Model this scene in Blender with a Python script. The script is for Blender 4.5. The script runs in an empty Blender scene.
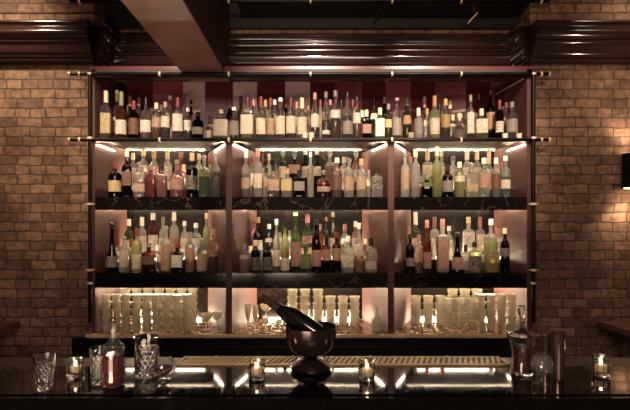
import bpy, math, random
from mathutils import Vector, Matrix
random.seed(7)
PI = math.pi
S = bpy.context.scene
COL = S.collection
EYE, F, CX, HY = 1.56, 450.0, 315.0, 230.0      # eye height, focal length in px, principal point

# ---------------------------------------------------------------- camera
cd = bpy.data.cameras.new('camera'); cam = bpy.data.objects.new('camera', cd); COL.objects.link(cam)
cam.location = (0, 0, EYE); cam.rotation_euler = (PI / 2, 0, 0)
cd.sensor_fit = 'HORIZONTAL'; cd.sensor_width = 36; cd.lens = 36 * F / 630
cd.shift_y = (HY - 205) / 630; cd.clip_start = 0.05
S.camera = cam
# ---------------------------------------------------------------- world, room lamps and an added fill
w = bpy.data.worlds.new('world'); S.world = w; w.use_nodes = True
w.node_tree.nodes['Background'].inputs[0].default_value = (0.75, 0.45, 0.34, 1)
w.node_tree.nodes['Background'].inputs[1].default_value = 0.034
S.view_settings.view_transform = 'Standard'; S.view_settings.look = 'None'
S.view_settings.gamma = 1; S.view_settings.use_curve_mapping = False
S.view_settings.exposure = 1.2
S.cycles.transparent_max_bounces = 40; S.cycles.max_bounces = 10
S.cycles.transmission_bounces = 10; S.cycles.sample_clamp_indirect = 3.0; S.cycles.blur_glossy = 1.0

def light(name, kind, loc, target, power, color, **kw):
    l = bpy.data.lights.new(name, kind); l.energy = power; l.color = color
    for k, v in kw.items(): setattr(l, k, v)
    o = bpy.data.objects.new(name, l); COL.objects.link(o); o.location = loc
    o.rotation_euler = (Vector(target) - Vector(loc)).to_track_quat('-Z', 'Y').to_euler()
    return o
WARM = (1.0, 0.77, 0.52)
light('ceiling_spot_left', 'SPOT', (-2.3, 2.2, 3.6), (-2.1, 3.06, 2.6), 95, WARM, spot_size=1.05, spot_blend=1.0, shadow_soft_size=0.07)
light('ceiling_spot_right', 'SPOT', (2.3, 2.2, 3.6), (2.2, 3.06, 2.65), 34, WARM, spot_size=0.95, spot_blend=1.0, shadow_soft_size=0.07)
light('room_ceiling_lamp', 'AREA', (0.1, -0.9, 2.85), (0, 3.2, 2.2), 20, (1.0, 0.76, 0.62), shape='RECTANGLE', size=1.6, size_y=0.5)
for sx in (-1.0, 0.0, 1.0):
    light('ceiling_spot_bar', 'SPOT', (sx, 1.0, 3.5), (sx * .95, 3.05, 2.25), 170, (1.0, 0.80, 0.62), spot_size=0.62, spot_blend=0.7, shadow_soft_size=0.05)
light('upward_fill', 'AREA', (-0.7, -0.5, 0.85), (-0.6, 2.2, 3.2), 16, (1.0, 0.74, 0.55), shape='RECTANGLE', size=1.2, size_y=0.6)  # added fill from below for beam and cornice, no lamp there
LED_COL = (1.0, 0.77, 0.52)
LED_TOP, LED_SIDE, LED_FRONT, LED_LOW = 44.0, 46.0, 34.0, 140.0

# ---------------------------------------------------------------- materials
MATS = {}
def lin(c):
    return tuple(((v / 255) / 12.92 if v / 255 <= 0.04045 else ((v / 255 + 0.055) / 1.055) ** 2.4) for v in c) + (1,)
def newmat(name):
    m = bpy.data.materials.new(name); m.use_nodes = True; nt = m.node_tree
    for n in list(nt.nodes): nt.nodes.remove(n)
    out = nt.nodes.new('ShaderNodeOutputMaterial')
    return m, nt, out
def N(nt, t, **kw):
    n = nt.nodes.new(t)
    for k, v in kw.items():
        if k in n.inputs: n.inputs[k].default_value = v
        else: setattr(n, k, v)
    return n
def principled(name, color, rough=0.5, metal=0.0, var=0.0, scale=8.0, coat=0.0, bump=0.0, ior=1.5, spec=0.5):
    if name in MATS: return MATS[name]
    m, nt, out = newmat(name)
    b = N(nt, 'ShaderNodeBsdfPrincipled')
    b.inputs['Roughness'].default_value = rough; b.inputs['Metallic'].default_value = metal
    b.inputs['IOR'].default_value = ior; b.inputs['Coat Weight'].default_value = coat
    b.inputs['Coat Roughness'].default_value = 0.08
    b.inputs['Specular IOR Level'].default_value = spec
    c = lin(color)
    tc = N(nt, 'ShaderNodeTexCoord')
    no = N(nt, 'ShaderNodeTexNoise'); no.inputs['Scale'].default_value = scale; no.inputs['Detail'].default_value = 5
    nt.links.new(tc.outputs['Object'], no.inputs['Vector'])
    if var > 0:
        r = N(nt, 'ShaderNodeValToRGB')
        r.color_ramp.elements[0].position = 0.3; r.color_ramp.elements[1].position = 0.7
        r.color_ramp.elements[0].color = tuple(v * (1 - var) for v in c[:3]) + (1,)
        r.color_ramp.elements[1].color = tuple(min(1, v * (1 + var)) for v in c[:3]) + (1,)
        nt.links.new(no.outputs[0], r.inputs[0]); nt.links.new(r.outputs[0], b.inputs['Base Color'])
    else: b.inputs['Base Color'].default_value = c
    if bump > 0:
        bp = N(nt, 'ShaderNodeBump'); bp.inputs['Strength'].default_value = bump; bp.inputs['Distance'].default_value = 0.01
        nt.links.new(no.outputs[0], bp.inputs['Height']); nt.links.new(bp.outputs[0], b.inputs['Normal'])
    nt.links.new(b.outputs[0], out.inputs[0]); MATS[name] = m
    return m
def emit(name, color, strength):
    if name in MATS: return MATS[name]
    m, nt, out = newmat(name)
    e = N(nt, 'ShaderNodeEmission'); e.inputs[0].default_value = tuple(color) + (1,); e.inputs[1].default_value = strength
    nt.links.new(e.outputs[0], out.inputs[0]); MATS[name] = m
    return m
def thin_glass(name, tint, trans=0.75, haze=0.2, hazecol=(1, 1, 1), rough=0.05, clear=False):
    """bottle glass seen at shelf distance: tinted see-through wall, scattered light and a sharp reflection"""
    if name in MATS: return MATS[name]
    m, nt, out = newmat(name)
    tr = N(nt, 'ShaderNodeBsdfTransparent' if clear else 'ShaderNodeBsdfRefraction'); tr.inputs[0].default_value = tuple(tint) + (1,)
    if not clear: tr.inputs['IOR'].default_value = 1.45; tr.inputs['Roughness'].default_value = 0.0
    tl = N(nt, 'ShaderNodeBsdfTranslucent'); tl.inputs[0].default_value = tuple(hazecol) + (1,)
    df = N(nt, 'ShaderNodeBsdfDiffuse'); df.inputs[0].default_value = tuple(hazecol) + (1,)
    gl = N(nt, 'ShaderNodeBsdfGlossy'); gl.inputs['Roughness'].default_value = rough
    m0 = N(nt, 'ShaderNodeMixShader'); m0.inputs[0].default_value = 0.25
    nt.links.new(tl.outputs[0], m0.inputs[1]); nt.links.new(df.outputs[0], m0.inputs[2])
    m1 = N(nt, 'ShaderNodeMixShader'); m1.inputs[0].default_value = haze
    nt.links.new(tr.outputs[0], m1.inputs[1]); nt.links.new(m0.outputs[0], m1.inputs[2])
    lw = N(nt, 'ShaderNodeFresnel'); lw.inputs['IOR'].default_value = 1.45
    if clear:
        ge = N(nt, 'ShaderNodeNewGeometry'); mi = N(nt, 'ShaderNodeMix'); mi.inputs[2].default_value = 1.5; mi.inputs[3].default_value = 1 / 1.5
        nt.links.new(ge.outputs['Backfacing'], mi.inputs[0]); nt.links.new(mi.outputs[0], lw.inputs['IOR'])
    m2 = N(nt, 'ShaderNodeMixShader')
    nt.links.new(lw.outputs[0], m2.inputs[0]); nt.links.new(m1.outputs[0], m2.inputs[1]); nt.links.new(gl.outputs[0], m2.inputs[2])
    nt.links.new(m2.outputs[0], out.inputs[0]); MATS[name] = m
    return m
def real_glass(name, color=(1, 1, 1), rough=0.0, ior=1.5):
    if name in MATS: return MATS[name]
    m, nt, out = newmat(name)
    b = N(nt, 'ShaderNodeBsdfPrincipled'); b.inputs['Base Color'].default_value = tuple(color) + (1,)
    b.inputs['Transmission Weight'].default_value = 1; b.inputs['Roughness'].default_value = rough; b.inputs['IOR'].default_value = ior
    nt.links.new(b.outputs[0], out.inputs[0]); MATS[name] = m
    return m
def label_mat(key, color, ink=(60, 40, 34), trans=0.35):
    name = 'paper_' + key
    if name in MATS: return MATS[name]
    m, nt, out = newmat(name)
    tc = N(nt, 'ShaderNodeTexCoord'); mp = N(nt, 'ShaderNodeMapping'); mp.inputs['Scale'].default_value = (160, 160, 420)
    nt.links.new(tc.outputs['Object'], mp.inputs[0])
    no = N(nt, 'ShaderNodeTexNoise'); no.inputs['Scale'].default_value = 1.0; no.inputs['Detail'].default_value = 1
    nt.links.new(mp.outputs[0], no.inputs['Vector'])
    r = N(nt, 'ShaderNodeValToRGB'); r.color_ramp.interpolation = 'LINEAR'
    r.color_ramp.elements[0].position = 0.38; r.color_ramp.elements[0].color = lin(ink)
    r.color_ramp.elements[1].position = 0.45; r.color_ramp.elements[1].color = lin(color)
    nt.links.new(no.outputs[0], r.inputs[0])
    b = N(nt, 'ShaderNodeBsdfPrincipled'); b.inputs['Roughness'].default_value = 0.6
    nt.links.new(r.outputs[0], b.inputs['Base Color'])
    tl = N(nt, 'ShaderNodeBsdfTranslucent'); nt.links.new(r.outputs[0], tl.inputs[0])
    mx = N(nt, 'ShaderNodeMixShader'); mx.inputs[0].default_value = trans
    nt.links.new(b.outputs[0], mx.inputs[1]); nt.links.new(tl.outputs[0], mx.inputs[2])
    nt.links.new(mx.outputs[0], out.inputs[0]); MATS[name] = m
    return m
def brick_mat(name, c1, c2, mortar, bw=0.172, rh=0.0645, off=0.5):
    m, nt, out = newmat(name)
    tc = N(nt, 'ShaderNodeTexCoord'); sx = N(nt, 'ShaderNodeSeparateXYZ'); cb = N(nt, 'ShaderNodeCombineXYZ')
    ad = N(nt, 'ShaderNodeMath', operation='ADD')
    nt.links.new(tc.outputs['Object'], sx.inputs[0])
    nt.links.new(sx.outputs[0], ad.inputs[0]); nt.links.new(sx.outputs[1], ad.inputs[1])
    nt.links.new(ad.outputs[0], cb.inputs[0]); nt.links.new(sx.outputs[2], cb.inputs[1])
    n0 = N(nt, 'ShaderNodeTexNoise'); n0.inputs['Scale'].default_value = 9; n0.inputs['Detail'].default_value = 3
    nt.links.new(tc.outputs['Object'], n0.inputs['Vector'])
    mv = N(nt, 'ShaderNodeMixRGB'); mv.blend_type = 'LINEAR_LIGHT'; mv.inputs[0].default_value = 0.013
    nt.links.new(cb.outputs[0], mv.inputs[1]); nt.links.new(n0.outputs[1], mv.inputs[2])
    br = N(nt, 'ShaderNodeTexBrick'); br.inputs['Scale'].default_value = 1
    br.inputs['Brick Width'].default_value = bw; br.inputs['Row Height'].default_value = rh
    br.inputs['Mortar Size'].default_value = 0.0055; br.inputs['Mortar Smooth'].default_value = 0.35; br.inputs['Bias'].default_value = -0.1
    br.offset = off; br.squash = 0.62; br.squash_frequency = 3
    br.inputs['Color1'].default_value = lin(c1); br.inputs['Color2'].default_value = lin(c2); br.inputs['Mortar'].default_value = lin(mortar)
    nt.links.new(mv.outputs[0], br.inputs[0])
    n1 = N(nt, 'ShaderNodeTexNoise'); n1.inputs['Scale'].default_value = 26; n1.inputs['Detail'].default_value = 8
    nt.links.new(tc.outputs['Object'], n1.inputs['Vector'])
    r = N(nt, 'ShaderNodeValToRGB'); r.color_ramp.elements[0].position = 0.3; r.color_ramp.elements[0].color = (0.42, 0.40, 0.38, 1)
    r.color_ramp.elements[1].position = 0.65; r.color_ramp.elements[1].color = (1.15, 1.1, 1.05, 1)
    nt.links.new(n1.outputs[0], r.inputs[0])
    n2 = N(nt, 'ShaderNodeTexNoise'); n2.inputs['Scale'].default_value = 2.6; n2.inputs['Detail'].default_value = 4
    nt.links.new(tc.outputs['Object'], n2.inputs['Vector'])
    r2 = N(nt, 'ShaderNodeValToRGB'); r2.color_ramp.elements[0].position = 0.35; r2.color_ramp.elements[0].color = (0.5, 0.42, 0.40, 1)
    r2.color_ramp.elements[1].position = 0.6; r2.color_ramp.elements[1].color = (1.05, 1.05, 1.0, 1)
    nt.links.new(n2.outputs[0], r2.inputs[0])
    mul2 = N(nt, 'ShaderNodeMixRGB'); mul2.blend_type = 'MULTIPLY'; mul2.inputs[0].default_value = 1
    mul = N(nt, 'ShaderNodeMixRGB'); mul.blend_type = 'MULTIPLY'; mul.inputs[0].default_value = 0.85
    nt.links.new(br.outputs[0], mul.inputs[1]); nt.links.new(r.outputs[0], mul.inputs[2])
    b = N(nt, 'ShaderNodeBsdfPrincipled'); b.inputs['Roughness'].default_value = 0.82
    nt.links.new(mul.outputs[0], mul2.inputs[1]); nt.links.new(r2.outputs[0], mul2.inputs[2]); nt.links.new(mul2.outputs[0], b.inputs['Base Color'])
    h = N(nt, 'ShaderNodeMath', operation='MULTIPLY_ADD'); h.inputs[1].default_value = -1.0
    nt.links.new(br.outputs[1], h.inputs[0]); nt.links.new(n1.outputs[0], h.inputs[2])
    bp = N(nt, 'ShaderNodeBump'); bp.inputs['Strength'].default_value = 0.6; bp.inputs['Distance'].default_value = 0.008
    nt.links.new(h.outputs[0], bp.inputs['Height']); nt.links.new(bp.outputs[0], b.inputs['Normal'])
    nt.links.new(b.outputs[0], out.inputs[0])
    return m
def marble_mat(name, base, vein, rough=0.12, scale=3.0, thick=0.03):
    m, nt, out = newmat(name)
    tc = N(nt, 'ShaderNodeTexCoord'); mp = N(nt, 'ShaderNodeMapping'); mp.inputs['Rotation'].default_value = (0.3, 0.5, 0.4)
    nt.links.new(tc.outputs['Object'], mp.inputs[0])
    n0 = N(nt, 'ShaderNodeTexNoise'); n0.inputs['Scale'].default_value = scale; n0.inputs['Detail'].default_value = 7; n0.inputs['Distortion'].default_value = 1.6
    nt.links.new(mp.outputs[0], n0.inputs['Vector'])
    s = N(nt, 'ShaderNodeMath', operation='SUBTRACT'); s.inputs[1].default_value = 0.5
    a = N(nt, 'ShaderNodeMath', operation='ABSOLUTE')
    nt.links.new(n0.outputs[0], s.inputs[0]); nt.links.new(s.outputs[0], a.inputs[0])
    r = N(nt, 'ShaderNodeValToRGB'); r.color_ramp.elements[0].position = 0.0; r.color_ramp.elements[0].color = lin(vein)
    r.color_ramp.elements[1].position = thick; r.color_ramp.elements[1].color = lin(base)
    nt.links.new(a.outputs[0], r.inputs[0])
    b = N(nt, 'ShaderNodeBsdfPrincipled'); b.inputs['Roughness'].default_value = rough
    nt.links.new(r.outputs[0], b.inputs['Base Color']); nt.links.new(b.outputs[0], out.inputs[0])
    return m

M_brick = brick_mat('brick', (150, 118, 96), (104, 74, 60), (82, 62, 50))
M_marble = marble_mat('black_marble', (17, 12, 11), (72, 57, 50), thick=0.009)
M_backmarble = marble_mat('back_marble', (9, 6, 5), (44, 33, 28), rough=0.5, scale=2.2, thick=0.014)
M_backmarble.node_tree.nodes['Principled BSDF'].inputs['Specular IOR Level'].default_value = 0.12
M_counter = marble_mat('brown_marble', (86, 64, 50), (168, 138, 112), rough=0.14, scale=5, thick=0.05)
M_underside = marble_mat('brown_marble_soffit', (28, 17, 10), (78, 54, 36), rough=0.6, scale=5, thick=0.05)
M_bar = marble_mat('bar_marble', (7, 6, 6), (16, 13, 12), rough=0.045, scale=7, thick=0.01)
M_bar.node_tree.nodes['Principled BSDF'].inputs['IOR'].default_value = 1.48
M_plum = principled('plum_paint', (78, 44, 39), 0.6, var=0.12, scale=6)
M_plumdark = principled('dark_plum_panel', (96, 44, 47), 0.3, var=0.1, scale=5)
M_rosereflect = principled('rose_reflection_panel', (146, 76, 78), 0.25, var=0.15, scale=7, coat=0.3)  # pinkish room reflection put into the panel colour
M_palereflect = principled('pale_reflection_panel', (216, 184, 180), 0.2, var=0.2, scale=6, coat=0.3)  # paler base colour standing in for a brighter mirror reflection
M_cornice = principled('oxblood_gloss', (48, 30, 27), 0.18, var=0.15, scale=3, coat=0.6)
M_iron = principled('black_iron', (26, 20, 18), 0.35, 0.7)
M_brass = principled('niche_edge_highlight', (226, 204, 164), 0.35, 0.1, var=0.1)
M_beam = principled('beam_paint', (152, 112, 98), 0.5, var=0.3, scale=3, bump=0.15)
M_beamside = principled('beam_dark_wood', (52, 28, 23), 0.55, var=0.2, scale=4)
M_wood = principled('dark_wood', (44, 26, 20), 0.35, var=0.3, scale=5)
M_shelfedge = principled('shelf_edge_wood', (60, 42, 34), 0.35, var=0.2)
M_black = principled('black_cabinet', (14, 11, 10), 0.35)
M_steel = principled('brushed_steel', (150, 126, 116), 0.24, 0.92, var=0.05)
M_mat = principled('worn_brass_mat', (206, 178, 134), 0.5, 0.0, var=0.2)
M_ledge = principled('brown_ledge', (52, 38, 31), 0.4, var=0.2)
M_table = principled('walnut', (84, 56, 42), 0.4, var=0.25, scale=6)
M_soffit = principled('blackened_steel_panel', (38, 32, 27), 0.45, 0.3, var=0.2, scale=3)
M_floor = principled('dark_floor', (40, 30, 26), 0.5, var=0.2)
M_ledtop = emit('led_back', LED_COL, LED_TOP); M_ledside = emit('led_side', LED_COL, LED_SIDE)
M_ledtop4 = emit('led_counter', LED_COL, LED_TOP * 2.6)
M_ledfront = emit('led_front', LED_COL, LED_FRONT); M_ledlow = emit('led_low', LED_COL, LED_LOW)
M_crystal = real_glass('crystal')
M_barglass = thin_glass('tumbler_glass', (0.97, 0.95, 0.9), haze=0.78, hazecol=(1, 0.94, 0.78))

# ---------------------------------------------------------------- mesh helpers
class MB:
    def __init__(s): s.v = []; s.f = []; s.m = []
    def add(s, vs, fs):
        o = len(s.v); s.v += [tuple(v) for v in vs]; s.f += [tuple(i + o for i in f) for f in fs]; return s
    def box(s, x0, x1, y0, y1, z0, z1):
        vs = [(x, y, z) for x in (x0, x1) for y in (y0, y1) for z in (z0, z1)]
        return s.add(vs, [(0, 1, 3, 2), (4, 6, 7, 5), (0, 4, 5, 1), (2, 3, 7, 6), (0, 2, 6, 4), (1, 5, 7, 3)])
    def prism(s, poly, z0, z1):
        n = len(poly)
        vs = [(x, y, z0) for x, y in poly] + [(x, y, z1) for x, y in poly]
        return s.add(vs, [tuple(range(n))[::-1], tuple(range(n, 2 * n))] + [(i, (i + 1) % n, (i + 1) % n + n, i + n) for i in range(n)])
    def xprofile(s, prof, x0, x1):
        n = len(prof)
        vs = [(x0, y, z) for y, z in prof] + [(x1, y, z) for y, z in prof]
        return s.add(vs, [tuple(range(n)), tuple(range(n, 2 * n))[::-1]] + [(i, i + n, (i + 1) % n + n, (i + 1) % n) for i in range(n)])
    def tube(s, a, b, r, n=12, r2=None):
        a, b = Vector(a), Vector(b); r2 = r if r2 is None else r2
        q = (b - a).to_track_quat('Z', 'Y'); vs = []
        for p, rr in ((a, r), (b, r2)):
            for i in range(n):
                t = 2 * PI * i / n; vs.append(p + q @ Vector((rr * math.cos(t), rr * math.sin(t), 0)))
        return s.add(vs, [tuple(range(n))[::-1], tuple(range(n, 2 * n))] + [(i, (i + 1) % n, (i + 1) % n + n, i + n) for i in range(n)])
    def lathe(s, prof, n=20, sq=0.0, cx=0, cy=0, cut=0.0, rib=0.0, flat=1.0):
        """revolve (r, z) pairs; sq pushes the section to a rounded square, cut makes diamond facets, rib vertical ribs"""
        vs, fs = [], []; k = len(prof)
        for j, (r, z) in enumerate(prof):
            for i in range(n):
                t = 2 * PI * i / n
                rr = r * sec(t, sq)
                if cut and 0 < j < k - 1 and (i + j) % 2: rr -= min(cut, r * .3)
                if rib and i % 2: rr -= min(rib, r * .3)
                vs.append((cx + rr * math.cos(t), cy + flat * rr * math.sin(t), z))
        for j in range(k - 1):
            for i in range(n):
                a, b = j * n + i, j * n + (i + 1) % n
                fs.append((a, b, b + n, a + n))
        if prof[0][0] > 1e-5: fs.append(tuple(range(n))[::-1])
        if prof[-1][0] > 1e-5: fs.append(tuple(range((k - 1) * n, k * n)))
        return s.add(vs, fs)
    def mesh(s, name, smooth=True, angle=35):
        me = bpy.data.meshes.new(name); me.from_pydata(s.v, [], s.f); me.validate()
        if smooth:
            me.shade_smooth(); me.set_sharp_from_angle(angle=math.radians(angle))
        return me
    def build(s, name, mat, parent=None, loc=None, rot=None, smooth=True, angle=35):
        me = s.mesh(name, smooth, angle); me.materials.append(mat)
        o = bpy.data.objects.new(name, me); COL.objects.link(o)
        if parent is not None: o.parent = parent
        if loc is not None: o.location = loc
        if rot is not None: o.rotation_euler = rot
        return o
def sec(t, sq):
    if sq <= 0: return 1.0
    c, q = abs(math.cos(t)), abs(math.sin(t)); p = 2 + 6 * sq
    return min(1.42, (c ** p + q ** p) ** (-1 / p))
def tag(o, label=None, cat=None, group=None, kind=None):
    for k, v in (('label', label), ('category', cat), ('group', group), ('kind', kind)):
        if v: o[k] = v
    return o
def empty(name, loc, rz=0):
    o = bpy.data.objects.new(name, None); COL.objects.link(o); o.location = loc; o.rotation_euler = (0, 0, rz)
    o.empty_display_size = 0.05
    return o
def XX(px, d): return (px - CX) / F * d
def ZZ(py, d): return EYE + (HY - py) / F * d
def copy_thing(o, loc=None, rz=None):
    c = o.copy(); COL.objects.link(c)
    if loc is not None: c.location = loc
    if rz is not None: c.rotation_euler = (0, 0, rz)
    for ch in list(o.children):
        k = ch.copy(); COL.objects.link(k); k.parent = c
        for g in list(ch.children):
            h = g.copy(); COL.objects.link(h); h.parent = k
    return c

# ================================================================ SETTING
D = 3.0                     # distance of the front of the back bar
def structure(name, mb, mat, **kw):
    o = mb.build(name, mat, **kw); o['kind'] = 'structure'; return o
structure('floor', MB().box(-3.2, 3.2, 0.3, 4.0, -0.1, 0), M_floor)
XL, XR = XX(95, D), XX(529, D)
structure('wall_left', MB().box(-3.2, XL - 0.03, 3.05, 3.6, 0, 3.7), M_brick)
structure('wall_right', MB().box(XR + 0.03, 3.2, 3.05, 3.6, 0, 3.7), M_brick)
structure('wall_back', MB().box(-1.55, 1.55, 3.6, 3.7, 0, 3.7), M_brick)
TOPZ = ZZ(74, D)
structure('wall_above_bar', MB().box(XL - 0.03, XR + 0.03, 3.24, 3.28, ZZ(80, 3.24), 3.7), M_brick)

def cornice_profile(d, z0, z1, proj=0.13):
    h = z1 - z0; P = [(0, 0), (.15, 0), (.15, .04), (.28, .05), (.34, .10), (.30, .14), (.42, .16), (.42, .20)]
    P += [(.42 + .16 * math.sin(a), .20 + .16 * (1 - math.cos(a))) for a in (0.5, 1.0, 1.5)]
    P += [(.62, .40), (.62, .44), (.70, .45), (.74, .49), (.70, .53), (.80, .55), (.80, .58), (.90, .60), (.98, .64), (1.0, .69), (.96, .73), (.88, .75)]
    P += [(.88, .78), (.80, .80), (.74, .86), (.80, .92), (.86, .94), (.86, .97), (.80, 1.0), (0, 1.0)]
    return [(d - proj * a, z0 + h * b) for a, b in P]
def cornice(name, x0, x1, d):
    z0, z1 = ZZ(60, 2.95), ZZ(20, 2.95)
    return structure(name, MB().xprofile(cornice_profile(d, z0, z1), x0, x1), M_cornice, angle=50)
cornice('trim_1', -3.2, XL - 0.02, 3.05)
cornice('trim_2', XL - 0.02, XR + 0.02, 3.26)
cornice('trim_3', XR + 0.02, 3.2, 3.05)
def cornice_return(name, x, s_):        # the moulding turning the corner of a brick pier
    z0, z1 = ZZ(60, 2.95), ZZ(20, 2.95); pr = [(3.05 - y, z) for y, z in cornice_profile(3.05, z0, z1)]
    n = len(pr); vs = [(x + s_ * a, 3.05 - a * .98, z) for a, z in pr] + [(x + s_ * a, 3.237, z) for a, z in pr]
    f = [tuple(range(n)), tuple(range(n, 2 * n))[::-1]] + [(i, i + n, (i + 1) % n + n, (i + 1) % n) for i in range(n)]
    structure(name, MB().add(vs, f), M_cornice, angle=50)
cornice_return('trim_5', XL - .03, 1); cornice_return('trim_6', XR + .03, -1)
# beam that runs from the wall towards the room
bm = MB().box(XX(183, D), XX(224, D), -0.5, 3.24, ZZ(70, D), 3.7)
beam = structure('ceiling_beam', bm, M_beamside)
structure('trim_4', MB().box(XX(183, D) - 0.012, XX(224, D) - 0.002, -0.5, 3.2, ZZ(70, D) - 0.012, ZZ(70, D) - 0.0005), M_beam)
structure('ceiling', MB().box(-3.2, 3.2, -1.5, 3.7, 3.7, 3.8), M_soffit)

# ================================================================ BACK BAR
backbar = empty('back_bar', (0, D, 0))
tag(backbar, 'wide plum back bar with three lit bays, marble shelves and a black iron pipe frame', 'shelving')
def part(name, mb, mat, parent=backbar, **kw):
    o = mb.build(name, mat, **kw); o.parent = parent
    o.matrix_parent_inverse = Matrix.Translation((0, -D, 0)); return o
def sub(name, mb, mat, parent, **kw):
    o = mb.build(name, mat, **kw); o.parent = parent; return o      # parts carry no offset of their own
DB = 3.46                       # back of the niches
Z1 = ZZ(138, D); Z2 = ZZ(197, D); Z3 = ZZ(273, D); Z4 = ZZ(333, D)      # shelf tops
C2 = ZZ(142, D); C3 = ZZ(210, D); C4 = ZZ(288, D)                       # niche ceilings
# bays: front left, front right, back left, back right
BAYS = [('left', XX(95, D), XX(226, D), XX(127, DB), XX(208, DB)),
        ('centre', XX(232, D), XX(388, D), XX(257, DB), XX(362, DB)),
        ('right', XX(394, D), XX(527, D), XX(411, DB), XX(494, DB))]
part('back_panel', MB().box(XX(92, D), XX(532, D), DB, DB + 0.02, Z4 - 0.05, C2 + 0.02), M_backmarble)
part('side_panel', MB().prism([(XX(92.5, D), D), (XX(95, D), D), (BAYS[0][3], DB), (XX(95, D) - 0.03, DB)], Z4, ZZ(80, 3.24) - .001), M_plum)
part('side_panel', MB().prism([(XX(527, D), D), (XX(531.5, D), D), (XX(527, D) + 0.05, DB), (BAYS[2][4], DB)], Z4, ZZ(80, 3.24) - .001), M_plum)
for a, b in ((0, 1), (1, 2)):
    part('divider', MB().prism([(BAYS[a][2], D), (BAYS[b][1], D), (BAYS[b][3], DB), (BAYS[a][4], DB)], Z4, C2 + 0.004), M_plum)
# shelves
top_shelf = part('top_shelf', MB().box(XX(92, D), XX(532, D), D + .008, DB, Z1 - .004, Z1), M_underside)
part('shelf_lip', MB().box(XX(92, D), XX(532, D), D - .005, D + .0075, C2, Z1), M_shelfedge)
part('fascia_board', MB().box(XX(92, D), XX(532, D), D, D + .02, ZZ(77, D), ZZ(69, D)), M_beamside)
part('back_bar_top', MB().box(XX(92, D), XX(532, D), D + .0205, 3.239, ZZ(80, 3.24), ZZ(80, 3.24) + .02), M_plumdark)
part('back_bar_top', MB().box(XX(92, D), XX(532, D), 3.281, DB + .02, 2.76, 2.78), M_plumdark)
def inset(b, e): # bay outline at a height, pulled in by e
    return [(b[1] + e, D + 0.0), (b[2] - e, D + 0.0), (b[4] - e, DB), (b[3] + e, DB)]
for b in BAYS:
    for (zt, zb) in ((Z2, C3), (Z3, C4)):
        x0, x1 = b[1] + 0.001, b[2] - 0.001
        part('marble_shelf', MB().prism([(x0, D), (x1, D), (b[4], DB), (b[3], DB)], zb + .026, zt), M_marble, smooth=False)
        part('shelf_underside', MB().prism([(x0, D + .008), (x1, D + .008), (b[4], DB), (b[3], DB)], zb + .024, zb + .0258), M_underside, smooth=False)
        part('shelf_lip', MB().box(x0, x1, D, D + .0075, zb, zb + .0258), M_marble, smooth=False)
    for zt, nm in ((Z2, 2), (Z3, 3)):
        # low step for the bottles at the back, with its lit strip behind them
        yb = 3.25; t = (yb - D) / (DB - D)
        x0 = b[1] + (b[3] - b[1]) * t; x1 = b[2] + (b[4] - b[2]) * t
        part('step', MB().prism([(x0, yb), (x1, yb), (b[4], DB), (b[3], DB)], zt, zt + 0.07), M_marble, smooth=False)
        part('led_strip', MB().box(b[3] + 0.07, b[4] - 0.07, DB - 0.075, DB - 0.055, zt + 0.072, zt + 0.079), M_ledlow, smooth=False)
    for zc, zl in ((Z1 - .0045, C2), (C3 + .0235, C3), (C4 + .0235, C4)):
        part('led_strip', MB().box(b[3] + 0.015, b[4] - 0.015, DB - 0.05, DB - 0.046, zc - (.018 if zl == C4 else .0045), zc - 0.001), M_ledtop4 if zl == C4 else M_ledtop, smooth=False)
        part('led_strip', MB().box(b[1] + 0.09, b[2] - 0.09, D + 0.008, D + 0.0125, zl + (.003 if zl == C2 else .0006), zl + .006), M_ledfront, smooth=False)
        for s, f, k in ((1, b[1], b[3]), (-1, b[2], b[4])):
            zs_ = zl - .016 if zl == C2 else zl + .014
            xa, ya = f + s * 0.003 + (k - f) * .04, D + 0.04 * 0.46
            xb_, yb_ = f + s * 0.003 + (k - f) * 0.55, D + 0.55 * 0.46
            part('led_strip', MB().prism([(xa, ya), (xa + s * 0.004, ya), (xb_ + s * 0.004, yb_), (xb_, yb_)][::s], zs_, zs_ + .004), M_ledside, smooth=False)
    part('led_strip', MB().box(b[3] + 0.05, b[4] - 0.05, DB - 0.02, DB - 0.006, Z4 + 0.004, Z4 + 0.010), M_ledlow, smooth=False)
# folded panels behind the top shelf, room reflections painted as rose and pale colours
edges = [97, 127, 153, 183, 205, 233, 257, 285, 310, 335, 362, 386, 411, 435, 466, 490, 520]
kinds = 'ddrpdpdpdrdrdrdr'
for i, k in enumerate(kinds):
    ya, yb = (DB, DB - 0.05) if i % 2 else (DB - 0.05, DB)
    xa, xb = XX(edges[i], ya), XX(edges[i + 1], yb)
    part('folded_panel', MB().prism([(xa, ya), (xb, yb), (xb, DB + 0.02), (xa, DB + 0.02)], Z1, 2.758), {'d': M_plumdark, 'r': M_rosereflect, 'p': M_palereflect}[k], smooth=False)
part('edge_highlight', MB().tube((1.398, D + .02, ZZ(78, D)), (1.360, DB - 0.06, ZZ(97, DB)), 0.004, 8), M_brass)  # pale tube stands in for light caught on the niche's top edge
# counter and base
part('counter_top', MB().box(XX(88, D), XX(536, D), D - 0.03, DB, Z4 - 0.03, Z4), M_counter)
part('base_cabinet', MB().box(XX(72, D), XX(532, D), D, DB, 0.08, Z4 - 0.034), M_black)
for i in range(6):
    x0 = XX(76 + i * 76, D); x1 = XX(76 + i * 76 + 73, D)
    dr = part('cabinet_door', MB().box(x0, x1, D - 0.018, D - 0.001, 0.12, Z4 - 0.09), M_black)
    sub('door_handle', MB().tube((x1 - 0.05, D - 0.035, Z4 - 0.14), (x1 - 0.05, D - 0.035, Z4 - 0.26), 0.006), M_brass, dr)
part('metal_rail', MB().box(XX(88, D), XX(536, D), D - 0.036, D - 0.031, Z4 - 0.022, Z4 - 0.002), M_mat)
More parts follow.
